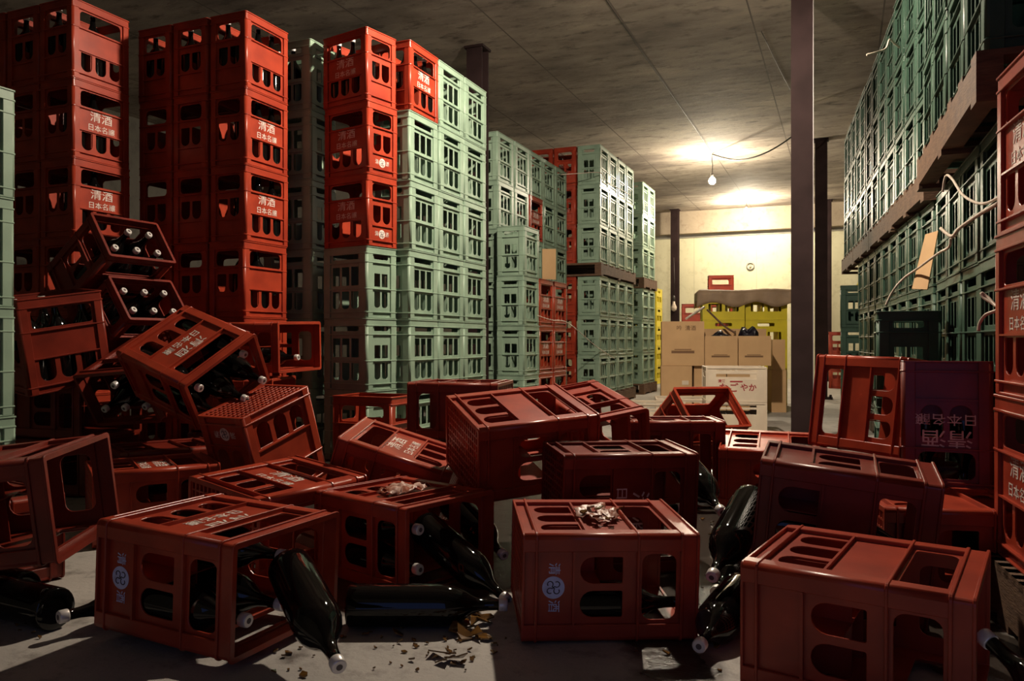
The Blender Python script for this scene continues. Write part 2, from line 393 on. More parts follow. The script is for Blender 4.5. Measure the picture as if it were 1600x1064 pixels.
def column(u, v, label):
    t = empty('steel_column', Matrix.Translation((u, v, 0))); tag(t, label, 'column', 'steel columns')
    bm = bmesh.new(); w_ = .070
    bm_box(bm, -w_, w_, -w_, -w_+.014, .02, CEIL-.02); bm_box(bm, -w_, w_, w_-.014, w_, .02, CEIL-.02); bm_box(bm, -.006, .006, -w_+.014, w_-.014, .02, CEIL-.02)
    obj('h_section', to_mesh('h_section', bm, 'steel'), t)
    bm = bmesh.new(); bm_box(bm, -.13, .13, -.13, .13, 0, .02)
    for i in (-1, 1):
        for j in (-1, 1): bm_lathe(bm, [(.014, .02), (.014, .045)], 6, M0=Matrix.Translation((i*.105, j*.105, 0)))
    obj('base_plate', to_mesh('base_plate', bm, 'steel'), t)
    box_obj('head_plate', -.085, .085, -.085, .085, CEIL-.02, CEIL-.0005, 'steel', t)
    return t
cF = column(-.26, 5.84, 'nearest brown steel column, right of the hanging bulb')
box_obj('edge_glint_strip', -0.0005 + .0705, .0745, -.076, -.0705, .03, CEIL-.03, 'edge_glint', cF)['label'] = 'bright light line painted along the column edge'
column(-.25, 10.45, 'dark steel column just behind and right of the nearest one')
column(-.26, 15.0, 'steel column at the far wall behind the two right hand columns')
column(-2.83, 6.08, 'brown steel column between the two mint green crate blocks on the left')
column(-2.86, 10.5, 'dark steel column whose head shows above the far green crates on the left')
column(-2.91, 15.0, 'dark steel column standing against the cream far wall')

# ------------------------------------------------------------------ lamps
def lamp(pos, mname, label, shade=False, rod=None):
    t = empty('hanging_bulb', Matrix.Translation(pos)); tag(t, label, 'lamp', None)
    bm = bmesh.new(); bmesh.ops.create_icosphere(bm, subdivisions=2, radius=.044)
    for v in bm.verts:
        if v.co.z > 0: v.co.z *= 1.25
    for f in bm.faces: f.smooth = True
    obj('glass_bulb', to_mesh('glass_bulb', bm, mname), t)
    bm = bmesh.new(); bm_lathe(bm, [(.014, .045), (.020, .055), (.020, .10), (.008, .115)], 12); obj('lamp_socket', to_mesh('lamp_socket', bm, 'ceramic'), t)
    h = CEIL - pos[2]
    bm = bmesh.new(); bm_tube(bm, [(0, 0, .11), (.006, 0, .11+(h-.11)*.4), (-.004, .004, .11+(h-.11)*.7), (0, 0, h)], .0045, 6); obj('cord', to_mesh('cord', bm, 'cable'), t)
    if shade:
        bm = bmesh.new(); bm_lathe(bm, [(.03, .112), (.10, .085), (.17, .02), (.172, .016), (.098, .08), (.03, .106)], 28, cap=False); obj('lamp_shade', to_mesh('lamp_shade', bm, 'shade'), t)
    return t
lamp(BULB_NEAR, 'bulb_near', 'lamp with an enamel shade hanging high above the fallen crates', shade=True)
lamp(BULB_MID, 'bulb_mid', 'bare lit bulb on a cord, the nearer of the two in view')
lamp(BULB_FAR, 'bulb_far', 'lit bulb close under the ceiling by the far wall')
def cable(name, pts, r, m, label, cat='cable', group=None):
    bm = bmesh.new()
    P = [Vector(p) for p in pts]; Q = []
    for i in range(len(P)-1):        # catmull-rom through the points
        p0, p1, p2, p3 = P[max(i-1, 0)], P[i], P[i+1], P[min(i+2, len(P)-1)]
        for k in range(6):
            t = k/6; Q.append(.5*((2*p1) + (p2-p0)*t + (2*p0-5*p1+4*p2-p3)*t*t + (3*p1-p0-3*p2+p3)*t**3))
    Q.append(P[-1]); bm_tube(bm, Q, r, 6)
    return tag(obj(name, to_mesh(name, bm, m)), label, cat, group)
cable('power_cable', [(-1.585, 10.68, CEIL-.012), (-1.2, 10.2, CEIL-.22), (-.8, 9.7, CEIL-.26), (-.42, 9.2, CEIL-.15), (-.36, 8.9, CEIL-.01)], .009, 'cable', 'black cable sagging from the bulb to the ceiling beside the column')
cable('ceiling_wire', [(-1.57, .5, CEIL-.006), (-1.575, 5, CEIL-.006), (-1.58, 10.6, CEIL-.006)], .0035, 'cable', 'thin straight wire along the ceiling leading to the bare bulb')
cable('ceiling_wire', [(-.6, 6.6, CEIL-.006), (-.5, 8.0, CEIL-.006), (-.40, 9.0, CEIL-.006)], .0022, 'cable', 'thin wire on the ceiling just left of the nearest column')
# unlit bulb on the far column, fittings on the far wall
t = empty('unlit_bulb', Matrix.Translation((-2.91, 14.88, 1.25))); tag(t, 'pale unlit bulb hanging in front of the far left column', 'lamp')
bm = bmesh.new(); bm_lathe(bm, [(.01, .0), (.05, .03), (.055, .08), (.025, .15), (.02, .19)], 14); obj('glass_bulb', to_mesh('g', bm, 'string'), t)
bm = bmesh.new(); bm_lathe(bm, [(.024, .19), (.028, .27), (.01, .30)], 10); bm_tube(bm, [(0, 0, .29), (.01, 0, .6), (0, 0, 1.0)], .006, 6); obj('lamp_socket', to_mesh('s', bm, 'ceramic'), t)
bm = bmesh.new(); RW = Matrix.Rotation(math.pi/2, 4, 'X'); bm_lathe(bm, [(.055, 0), (.075, 0), (.075, .03), (.055, .03)], 22, M0=RW, cap=False); bm_lathe(bm, [(.02, 0), (.02, .035)], 10, M0=RW)
p = at(1163, 14.0, 408); tag(obj('wall_fitting', to_mesh('wall_fitting', bm, 'cream'), matrix=Matrix.Translation((p.x+.0, VF-.0001, p.z))), 'round grey ring shaped fitting on the bright far wall', 'fitting')
bm = bmesh.new(); bm_box(bm, -.06, .06, -.03, 0, -.035, .035); bm_box(bm, -.05, -.04, -.01, 0, -.14, -.035); bm_box(bm, .04, .05, -.01, 0, -.14, -.035)
tag(obj('wall_socket', to_mesh('wall_socket', bm, 'cream'), matrix=Matrix.Translation((p.x, VF-.0001, 1.62))), 'small grey box on the far wall below the round fitting', 'socket')

# ------------------------------------------------------------------ standing stacks
ORD = ['topmost', 'second from top', 'third from top', 'fourth from top', 'fifth from top', 'sixth from top', 'seventh from top']
CNAME = {'r': 'red crate', 'o': 'dull red crate', 'm': 'mint crate', 'g': 'green crate'}
def stack(cu, cv, rot, kinds, where, group, z0=0.0, text={}, emb={}, skip=0, jit=.004, bottles=None):
    """kinds lists the crates from the bottom up; (cu, cv) is the centre"""
    n = len(kinds); rnd = random.Random(int(cu*1000)*31 + int(cv*1000))
    for k, kd in enumerate(kinds):
        if k < skip: continue
        mx = Matrix.Translation((cu + rnd.uniform(-jit, jit), cv + rnd.uniform(-jit, jit), z0 + .42*k)) @ Matrix.Rotation(math.radians(rot + rnd.uniform(-.5, .5)), 4, 'Z')
        lab = CNAME[kd] + ', ' + ORD[n-1-k] + ' in ' + where
        crate(kd, mx, lab, group, text=text.get(k, ()), emblem=emb.get(k, ()))
        if bottles and k in bottles: fill(mx, bottles[k], ORD[n-1-k] + ' crate of ' + where)
def corner(cu, cv, i, rot, side, depth=0):
    a = math.radians(rot); f = (-math.sin(a), math.cos(a)); r = (math.cos(a), math.sin(a))
    return cu + f[0]*(.185+.375*i) + r[0]*side*(.13+.265*depth), cv + f[1]*(.185+.375*i) + r[1]*side*(.13+.265*depth)
# (L stacks stand with the long wall to the aisle: rot 90 puts wall 0 (-y) towards +u)
G = 'crate stacks on the left of the aisle'
allf = (0, 1, 2, 3, 4, 5)
# nearest mint block beside the column
for i in range(3):
    c = corner(-2.4, 4.2, i, 0, -1)
    stack(*c, 90, 'mmmmmr' if i == 0 else 'mmmmmm', ['first', 'second', 'last'][i] + ' stack of the bright mint block', G, text={5: (0,)} if i == 0 else {}, bottles={5: (0, 1, 2)} if i == 0 else None)
# mint and red stack in front of it, turned a little
ca = math.radians(-12); cx = -2.53 + math.cos(ca)*-.185 - math.sin(ca)*.13; cy = 3.93 + math.sin(ca)*-.185 + math.cos(ca)*.13
stack(cx, cy, -12, 'mmmrrr', 'the half red half mint stack', G, text={3: (0,), 4: (0,), 5: (0,)}, emb={3: (3,), 4: (3,)}, bottles={5: (0, 1, 2, 4)})
stack(-3.125, 4.09, 0, 'mmmmmm', 'the shaded mint stack between two red stacks', G, bottles={5: (0, 1, 2)})
# tall red stacks
T6 = {1: (0, 2), 3: (0, 2), 4: (0,), 2: (0,)}
c = corner(-3.02, 3.48, 0, 0, -1); stack(*c, 90, 'rrrrrr', 'the tall lit red stack by the aisle', G, text={3: (0,), 4: (0,), 1: (0,)}, bottles={5: (0, 1, 2, 3), 4: (0, 1, 2), 3: (0, 1, 2), 2: (0, 1)})
c = corner(-3.02, 3.48, 0, 0, -1, 1); stack(*c, 90, 'rrrrrr', 'the shaded red stack behind the lit one', G, bottles={5: (0, 3)})
c = corner(-3.02, 3.48, 0, 0, -1, 2); stack(*c, 90, 'rrrrrr', 'the shaded red stack beside the leftmost lit one', G, bottles={5: (0, 3)})
c = corner(-3.74, 3.0, 0, 0, -1); stack(*c, 90, 'rrrrrr', 'the leftmost red stack with a lit side', G, text={3: (0,), 4: (0,)}, bottles={5: (0, 1, 3), 4: (0, 1), 3: (0, 1)})
c = corner(-3.74, 3.0, 0, 0, -1, 1); stack(*c, 90, 'rrrrrr', 'the dark red stack at the upper left', G, bottles={5: (0, 3)})
c = corner(-3.74, 3.0, 0, 0, -1, 2); stack(*c, 90, 'rrrrrr', 'the dark red stack at the left edge', G)
stack(-3.145, 2.0, 0, 'mmmm', 'the low mint stack at the left edge', G)
# second mint block behind the column
c = corner(-2.47, 6.23, 0, 0, -1); stack(*c, 90, 'mmmm', 'the low mint stack just behind the column', G)
for i in (1, 2):
    c = corner(-2.47, 6.23, i, 0, -1); stack(*c, 90, 'rrr', ['', 'the near', 'the far'][i] + ' low red stack in the second block', G, text={0: (0,), 1: (0,), 2: (0,)})
for i in range(5):
    c = corner(-2.75, 6.33, i, 0, -1); stack(*c, 90, 'mmmm' + ('rm' if i == 2 else 'mm'), ['the first', 'the second', 'the third', 'the fourth', 'the fifth'][i] + ' tall stack, second mint block', G, text={4: (0,)} if i == 2 else {})

def pallet(cu, cv, z, lx, ly, rot, label, group='wooden pallets', h=.13):
    """corner based: cu, cv is the aisle-side near corner; ly runs along the row, lx away from the aisle (signed)"""
    mx = Matrix.Translation((cu, cv, z)) @ Matrix.Rotation(math.radians(rot), 4, 'Z')
    t = empty('wooden_pallet', mx); tag(t, label, 'pallet', group)
    s = 1 if lx > 0 else -1; lx = abs(lx)
    def bb(bm, a0, a1, b0, b1, z0, z1):
        x0, x1 = sorted((s*a0, s*a1)); bm_box(bm, x0, x1, b0, b1, z0, z1)
    for nm, zz in (('deck_board', h-.02), ('bottom_board', 0)):
        n = 7 if nm == 'deck_board' else 3
        for k in range(n):
            wv = .09; b0 = (ly-wv)*k/(n-1); bm = bmesh.new(); bb(bm, 0, lx, b0, b0+wv, zz, zz+.02); obj(nm, to_mesh(nm, bm, 'wood'), t)
    for k in range(3):
        a0 = (lx-.07)*k/2; bm = bmesh.new()
        bb(bm, a0, a0+.07, 0, ly, .02, h-.02); obj('stringer', to_mesh('stringer', bm, 'wood'), t)
    return t
# palletised mint and red load further back on the left
PH = .14
pallet(-2.37, 8.19, 0, -1.1, 1.53, 0, 'wooden pallet on the floor under the far left load', h=PH)
pallet(-2.37, 8.19, PH+1.26, -1.1, 1.53, 0, 'brown pallet halfway up the far left load', h=PH)
for lv, z in (('lower', PH), ('upper', 2*PH+1.26)):
    for i in range(4):
        c = corner(-2.39, 8.21, i, 0, -1); stack(*c, 90, 'mmm', '%s aisle stack, %s pallet, far left load' % (['first', 'second', 'third', 'fourth'][i], lv), G, z0=z)
    for d in (1, 2):
        c = corner(-2.39, 8.21, 0, 0, -1, d); stack(*c, 90, 'rrr', '%s inner stack, %s pallet, far left load' % (['', 'right', 'left'][d], lv), G, z0=z)
pallet(-2.41, 10.34, 0, -.6, .79, 0, 'wooden pallet on the floor under the farthest left load', h=PH)
pallet(-2.41, 10.34, PH+1.26, -.56, .79, 0, 'brown pallet halfway up the farthest left load', h=PH)
for lv, z in (('lower', PH), ('upper', 2*PH+1.26)):
    for i in range(2):
        c = corner(-2.43, 10.36, i, 0, -1); stack(*c, 90, 'mmm', '%s stack, %s pallet, farthest left load' % (['near', 'far'][i], lv), G, z0=z)

# right hand row
G2 = 'crate stacks on the right of the aisle'
PR = .15
pallet(.385, 2.08, 0, 1.1, .42, 6, 'wooden pallet under the red stack at the right edge', h=PR)
c = corner(.41, 2.11, 0, 6, 1); stack(*c, 96-180, 'rrr', 'the red stack at the right edge', G2, z0=PR, text={0: (1, 0), 1: (1, 0), 2: (1, 0)})
c = corner(.41, 2.11, 0, 6, 1, 1); stack(*c, 96-180, 'rrr', 'the red stack just outside the right edge', G2, z0=PR)
UN = [(.38, 2.70, 1.5, 4, 'nearest'), (.39, 4.49, 4.9, 3, 'second'), (.30, 5.68, 4.9, 3, 'third'), (.20, 6.86, 4.9, 3, 'fourth'), (.10, 8.03, 4.9, 3, 'fifth')]
NTH = ['first', 'second', 'third', 'fourth']
for ui, (cu, cv, rot, n, nm) in enumerate(UN):
    lu, lvv = (.45, 2.89) if ui == 0 else (cu + (.22 if ui == 4 else .02), cv)
    pallet(lu-.02, lvv-.01, 0, 1.1, .375*n+.03, rot, 'wooden pallet on the floor under the %s right load' % nm, h=PR)
    pallet(cu-.02, cv-.01, PR+1.26, 1.1, .375*n+.03, rot, 'brown pallet between lower and upper crates of the %s right load' % nm, h=PR)
    for i in range(n):
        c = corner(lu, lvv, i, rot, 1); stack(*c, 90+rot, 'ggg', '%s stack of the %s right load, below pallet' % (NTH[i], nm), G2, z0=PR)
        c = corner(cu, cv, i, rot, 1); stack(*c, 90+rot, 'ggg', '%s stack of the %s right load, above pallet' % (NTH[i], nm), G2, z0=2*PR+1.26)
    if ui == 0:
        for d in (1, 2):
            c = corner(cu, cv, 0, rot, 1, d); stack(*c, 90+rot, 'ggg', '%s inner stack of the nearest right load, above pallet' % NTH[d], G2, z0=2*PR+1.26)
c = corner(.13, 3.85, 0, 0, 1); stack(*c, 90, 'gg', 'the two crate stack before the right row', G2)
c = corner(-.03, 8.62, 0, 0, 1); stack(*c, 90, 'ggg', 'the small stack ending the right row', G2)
# little red stacks on the far floor right of the columns
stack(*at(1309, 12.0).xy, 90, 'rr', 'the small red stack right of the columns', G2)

# ------------------------------------------------------------------ tumbled crates
POSES = {   # pose of each tumbled crate: rotation rows, then position of the centre of its base
    'A': ([[0.035, 0.041, 0.999], [0.999, -0.001, -0.035], [-0.0, 0.999, -0.041]], [-1.605, 1.533, 0.167]),
    'B': ([[-0.445, 0.028, 0.895], [0.895, -0.023, 0.445], [0.033, 0.999, -0.015]], [-0.77, 1.888, 0.139]),
    'C': ([[0.298, 0.005, 0.955], [0.955, -0.002, -0.298], [0.001, 1.0, -0.005]], [-1.457, 2.223, 0.12]),
    'D': ([[-0.969, 0.088, 0.233], [0.228, -0.059, 0.972], [0.099, 0.994, 0.037]], [-1.738, 1.901, 0.141]),
    'E': ([[-0.293, -0.318, -0.902], [0.95, 0.007, -0.311], [0.106, -0.948, 0.3]], [-1.333, 2.628, 0.148]),
    'F': ([[-0.675, 0.104, 0.73], [0.7, -0.223, 0.679], [0.233, 0.969, 0.077]], [-1.174, 2.392, 0.355]),
    'F2': ([[0.026, -0.735, 0.678], [-0.257, -0.66, -0.706], [0.966, -0.156, -0.206]], [-1.03, 3.039, 0.359]),
    'G': ([[0.041, 0.563, 0.826], [-0.032, -0.825, 0.564], [0.999, -0.049, -0.016]], [-0.822, 2.296, 0.203]),
    'H': ([[0.202, 0.005, 0.979], [0.979, -0.027, -0.202], [0.025, 1.0, -0.01]], [-0.158, 1.864, 0.138]),
    'I1': ([[0.1, 0.003, 0.995], [-0.086, -0.996, 0.011], [0.991, -0.086, -0.099]], [-0.213, 2.263, 0.239]),
    'I2': ([[-0.066, 0.021, 0.998], [0.991, -0.119, 0.069], [0.12, 0.993, -0.013]], [-0.486, 3.531, 0.167]),
    'J': ([[0.652, -0.499, 0.571], [0.758, 0.446, -0.476], [-0.017, 0.743, 0.669]], [-0.845, 4.296, 0.098]),
    'N': ([[0.249, -0.968, 0.029], [0.954, 0.24, -0.178], [0.166, 0.073, 0.984]], [-3.293, 2.575, 0.507]),
    'O': ([[0.096, -0.567, 0.818], [0.995, 0.063, -0.073], [-0.01, 0.821, 0.57]], [-3.521, 2.919, 0.953]),
    'P': ([[0.051, -0.575, 0.817], [0.999, 0.029, -0.042], [0.001, 0.818, 0.576]], [-3.461, 2.952, 0.672]),
    'Q': ([[0.246, 0.202, 0.948], [0.795, -0.601, -0.078], [0.554, 0.773, -0.309]], [-2.682, 2.577, 0.668]),
    'R': ([[0.13, 0.991, 0.042], [0.946, -0.136, 0.293], [0.296, 0.002, -0.955]], [-2.176, 2.559, 0.471]),
    'T': ([[-0.459, -0.077, 0.885], [0.888, -0.085, 0.453], [0.04, 0.993, 0.107]], [-2.164, 1.286, 0.275]),
    'U': ([[0.996, -0.053, 0.071], [0.04, -0.45, -0.892], [0.079, 0.891, -0.446]], [-2.947, 2.926, 0.642]),
    'V': ([[-0.026, -0.003, 1.0], [0.999, -0.023, 0.026], [0.023, 1.0, 0.003]], [-3.023, 3.408, 0.677]),
    'X1': ([[0.093, 0.651, -0.753], [0.091, 0.748, 0.657], [0.992, -0.13, 0.01]], [0.282, 3.277, 0.453]),
    'K': ([[0.001, 0.382, 0.924], [0.001, -0.924, 0.382], [1.0, 0.0, -0.001]], [-0.894, 3.419, 0.187]),
    'S': ([[-0.807, -0.004, 0.591], [0.591, -0.005, 0.807], [-0.0, 1.0, 0.006]], [-2.5, 2.068, 0.13]),
    'L': ([[1.0, 0.0, 0.0], [0.0, 1.0, 0.0], [0.0, 0.0, 1.0]], [-2.329, 3.69, 0.0]),
    'M': ([[0.2, 0.0, -0.98], [-0.98, 0.0, -0.2], [0.0, 1.0, 0.0]], [-1.446, 3.417, 0.392]),
    'M0': ([[0.102, 0.0, 0.995], [0.995, 0.0, -0.102], [0.0, 1.0, 0.0]], [-1.824, 3.411, 0.131]),
    'X2': ([[0.059, 0.998, 0.001], [0.998, -0.059, -0.03], [-0.03, 0.003, -1.0]], [0.306, 2.993, 0.641]),
}
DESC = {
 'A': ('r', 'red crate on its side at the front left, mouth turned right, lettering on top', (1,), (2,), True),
 'B': ('r', 'red crate on its side at the front centre with the round blue-lit white emblem', (), (2,), True),
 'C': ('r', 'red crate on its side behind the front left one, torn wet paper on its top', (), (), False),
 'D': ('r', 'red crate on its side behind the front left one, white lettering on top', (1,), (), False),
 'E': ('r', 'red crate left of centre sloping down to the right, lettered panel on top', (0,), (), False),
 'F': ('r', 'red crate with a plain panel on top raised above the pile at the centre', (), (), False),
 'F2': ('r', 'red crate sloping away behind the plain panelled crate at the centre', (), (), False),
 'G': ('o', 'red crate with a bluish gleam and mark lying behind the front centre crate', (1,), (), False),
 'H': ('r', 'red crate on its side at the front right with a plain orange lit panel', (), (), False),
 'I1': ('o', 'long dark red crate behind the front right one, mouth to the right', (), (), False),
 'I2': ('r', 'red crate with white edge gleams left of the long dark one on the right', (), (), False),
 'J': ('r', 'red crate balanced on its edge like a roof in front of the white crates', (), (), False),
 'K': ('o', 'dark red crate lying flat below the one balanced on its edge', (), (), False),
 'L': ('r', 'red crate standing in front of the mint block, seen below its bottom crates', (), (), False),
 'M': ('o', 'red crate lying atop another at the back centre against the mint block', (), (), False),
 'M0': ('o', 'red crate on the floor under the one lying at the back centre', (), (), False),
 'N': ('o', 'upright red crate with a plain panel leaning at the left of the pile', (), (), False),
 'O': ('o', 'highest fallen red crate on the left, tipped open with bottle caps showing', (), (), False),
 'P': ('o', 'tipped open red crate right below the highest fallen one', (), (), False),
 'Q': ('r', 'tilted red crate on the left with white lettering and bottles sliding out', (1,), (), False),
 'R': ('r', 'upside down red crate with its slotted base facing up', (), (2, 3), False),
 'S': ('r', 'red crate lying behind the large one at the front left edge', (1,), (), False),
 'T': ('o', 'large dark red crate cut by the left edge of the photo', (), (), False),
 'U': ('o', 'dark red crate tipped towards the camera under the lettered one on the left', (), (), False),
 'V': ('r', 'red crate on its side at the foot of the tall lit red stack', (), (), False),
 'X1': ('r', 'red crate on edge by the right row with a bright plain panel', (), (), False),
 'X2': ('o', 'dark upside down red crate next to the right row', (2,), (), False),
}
FILL = {'A': (0, 1, 4), 'B': (0,), 'C': (0, 3), 'G': (0, 2, 4), 'I1': (0, 3, 4), 'I2': (1, 2, 5),
        'N': (0, 1, 2, 3, 4), 'O': (0, 1, 2, 4, 5), 'P': (0, 1, 2, 3, 4, 5), 'Q': (0, 1, 2, 3, 5), 'S': (0, 4), 'U': (1, 2, 4, 5, 0), 'X2': (1, 2, 4), 'V': (1,)}
WH = {'A': 'front left crate', 'B': 'front centre crate', 'C': 'crate with torn paper behind the front left one', 'G': 'crate behind the front centre one', 'H': 'front right crate',
      'I1': 'long dark crate on the right', 'I2': 'crate with white edge gleams', 'N': 'upright leaning crate on the left', 'O': 'highest fallen crate', 'P': 'tipped crate below the highest one',
      'Q': 'tilted lettered crate on the left', 'S': 'crate lying behind the left edge one', 'T': 'crate cut by the left edge', 'U': 'crate tipped towards the camera', 'X2': 'upside down crate by the right row', 'V': 'crate at the foot of the red stack'}
FM = {}
for k, (R, tt) in POSES.items():
    tt = [tt[0] + {'F2': .012}.get(k, 0), tt[1] + {'F2': .018}.get(k, 0), tt[2] + {'O': .014}.get(k, 0)]
    m3 = Matrix(R).to_quaternion().to_matrix().to_4x4()
    mx = Matrix.Translation(tt) @ m3; FM[k] = mx
    kd, lab, tx, em, blue = DESC[k]
    crate(kd, mx, lab, 'fallen crates', text=tx, emblem=em, blue=blue)
    if k in FILL: fill(mx, FILL[k], WH[k], dzs={0: .05, 1: .09, 2: .07} if k == 'Q' else {})
# crates buried under the pile
def lying(n, u, v, z, yaw, kd, label):
    a = math.radians(yaw); zd = Vector((math.cos(a), math.sin(a), 0)); y = Vector((0, 0, 1)); x = y.cross(zd)
    mx = Matrix((x, y, zd)).transposed().to_4x4(); c = Vector((u, v, z+.13)) - zd*.21
    crate(kd, Matrix.Translation(c) @ mx, label, 'fallen crates')
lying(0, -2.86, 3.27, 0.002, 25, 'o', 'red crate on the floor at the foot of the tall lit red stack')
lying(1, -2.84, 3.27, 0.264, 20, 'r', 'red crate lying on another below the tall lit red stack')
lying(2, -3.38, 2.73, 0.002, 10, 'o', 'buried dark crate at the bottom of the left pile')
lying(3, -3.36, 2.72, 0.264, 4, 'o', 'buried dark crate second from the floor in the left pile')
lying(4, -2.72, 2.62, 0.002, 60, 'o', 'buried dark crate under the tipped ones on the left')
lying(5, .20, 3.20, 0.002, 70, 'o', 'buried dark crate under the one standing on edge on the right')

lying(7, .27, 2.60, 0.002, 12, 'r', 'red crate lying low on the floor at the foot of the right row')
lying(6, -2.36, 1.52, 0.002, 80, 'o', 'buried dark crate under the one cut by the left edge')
# ------------------------------------------------------------------ loose bottles
LB = [((530, 1.52, 1042), (452, 1.86, 884), 'loose dark bottle in front of the front left crate, capped neck towards the camera'),
      ((793, 2.17, 938), (650, 2.46, 812), 'dark bottle sliding down to the right out of the crate with torn paper'),
      ((788, 2.45, 868), (712, 2.76, 792), 'dark bottle lying behind the sliding one, thin gleam along it'),
      ((1112, 1.93, 902), (1166, 2.2, 798), 'dark bottle leaning between the front centre crate and the long one on the right'),
      ((1535, 1.42, 992), (1690, 1.25, 1190), 'dark bottle right of the front right crate, at the bottom right corner'),
      ((1128, 2.35, 800), (1080, 2.6, 742), 'dark bottle lying behind the front centre crate under the gleaming one')]
LB += [((1092, 1.75, 1010), (1150, 2.05, 935), 'added dark bottle on the floor right of the front centre crate'),
       ((1118, 2.12, 925), (1165, 2.45, 880), 'added dark bottle lying deep between the front centre and the front right crates')]  # both added in the gap so dark glass covers the bright floor
for a, b, lab in LB: bottle_between(at(*a), at(*b), lab, 'loose bottles')
for i, (xa, xb, Yl) in enumerate(((66, -60, 1.98), (20, -100, 2.12))):
    pa = at(xa, Yl); pb = at(xb, Yl+.15); pa.z = pb.z = .0525
    bottle_between(pb, pa, 'dark bottle on the floor below the left edge crate, %s one' % ['nearer', 'farther'][i], 'loose bottles')
p0 = at(552, 1.985); p1 = at(792, 1.99); p0.z = p1.z = .0525
bottle_between(p1, p0, 'dark bottle lying level on the floor with a blue gleam, at the front centre left', 'loose bottles')
p1 = at(92, 1.90); p0 = at(331, 2.2); p0.z = .0525; p1.z = .0525
bottle_between(p1, p0, 'dark bottle on the floor at left, only its capped neck in the light', 'loose bottles')

# ------------------------------------------------------------------ torn paper and broken glass
def torn(mx, seed, label, w_=.085, h_=.055):
    rnd = random.Random(seed); bm = bmesh.new(); n = 14; m_ = 9; g = {}
    for i in range(n+1):
        for j in range(m_+1):
            x = (i/n-.5)*2*w_; y = (j/m_-.5)*2*h_; g[i, j] = bm.verts.new((x+rnd.uniform(-.003, .003), y+rnd.uniform(-.003, .003), .002+abs(rnd.gauss(0, .0045))+.012*max(0, math.sin(i*.9+j*.7+seed))))
    for i in range(n):
        for j in range(m_):
            d = ((i+.5)/n-.5)**2*4 + ((j+.5)/m_-.5)**2*4
            if d > .9 + rnd.uniform(-.3, .3) or rnd.random() < .12: continue
            bm.faces.new((g[i, j], g[i+1, j], g[i+1, j+1], g[i, j+1])).smooth = True
    for v in [v for v in bm.verts if not v.link_faces]: bm.verts.remove(v)
    r = bmesh.ops.extrude_face_region(bm, geom=bm.faces[:])
    for v in [e for e in r['geom'] if isinstance(e, bmesh.types.BMVert)]: v.co.z -= .0012
    return tag(obj('torn_label', to_mesh('torn_label', bm, 'paper'), matrix=mx), label, 'paper')
def on_wall(k, side, z, a=0.0, lift=.006):
    R = face_mx(side, z); return FM[k] @ R @ Matrix.Translation((a, 0, lift))
torn(on_wall('B', 1, .205), 3, 'wet torn bottle label stuck on top of the front centre crate')
torn(on_wall('C', 1, .205), 8, 'wet torn bottle label on top of the crate behind the front left one')
rnd = random.Random(5)
def shard(p, size, label, group):
    bm = bmesh.new(); n = rnd.choice((3, 4, 5)); a0 = rnd.uniform(0, 6); tl = Vector((rnd.uniform(-.5, .5), rnd.uniform(-.5, .5), 1)).normalized()
    top = []; bot = []
    for k in range(n):
        a = a0 + 6.283*k/n + rnd.uniform(-.3, .3); r = size*rnd.uniform(.6, 1.0); x, y = r*math.cos(a), r*math.sin(a)*.7; z = -(tl.x*x + tl.y*y)/tl.z + size*.2*(x/size)**2
        top.append(bm.verts.new((x, y, z+.0035))); bot.append(bm.verts.new((x, y, z)))
    bm.faces.new(top); bm.faces.new(list(reversed(bot)))
    for k in range(n): bm.faces.new((top[k], bot[k], bot[(k+1) % n], top[(k+1) % n]))
    zm = min(v.co.z for v in bm.verts)
    for v in bm.verts: v.co.z -= zm
    return tag(obj('glass_shard', to_mesh('glass_shard', bm, 'shard'), matrix=Matrix.Translation(p)), label, 'shard', group)
SH = [(735, 985, 70, 40, 26, 'broken brown glass heaped by the left end of the front centre crate'), (580, 990, 70, 25, 14, 'broken brown glass behind the horizontal bottle'),
      (690, 1020, 120, 34, 34, 'small glass chips scattered on the bright floor patch'), (450, 1030, 50, 26, 9, 'broken glass around the loose capped bottle'),
      (45, 985, 45, 14, 7, 'broken glass at the foot of the left edge crate'), (1095, 985, 70, 60, 26, 'broken glass right of the front centre crate'), (1110, 800, 50, 60, 10, 'glass fragments in the gap before the long dark crate')]
for cxp, cyp, sx, sy, n, lab in SH:
    for k in range(n):
        x = rnd.gauss(cxp, sx*.5); y = min(1062, rnd.gauss(cyp, sy*.5)); Y = CAM_H*1250/(y-532)
        q = at(x, Y); q.z = .0008; shard(q, (rnd.uniform(.005, .024) * (1.9 if 'heaped' in lab else .7) if 'chips' not in lab else rnd.uniform(.003, .012)), lab, lab)
for k in range(7):
    mx = on_wall('B', 1, .205, rnd.uniform(-.07, .07), .012); shard(mx.translation + Vector((rnd.uniform(-.06, .06), rnd.uniform(-.05, .05), .004)), .014, 'glass chip on the torn label of the front centre crate', 'glass chips on the torn label')

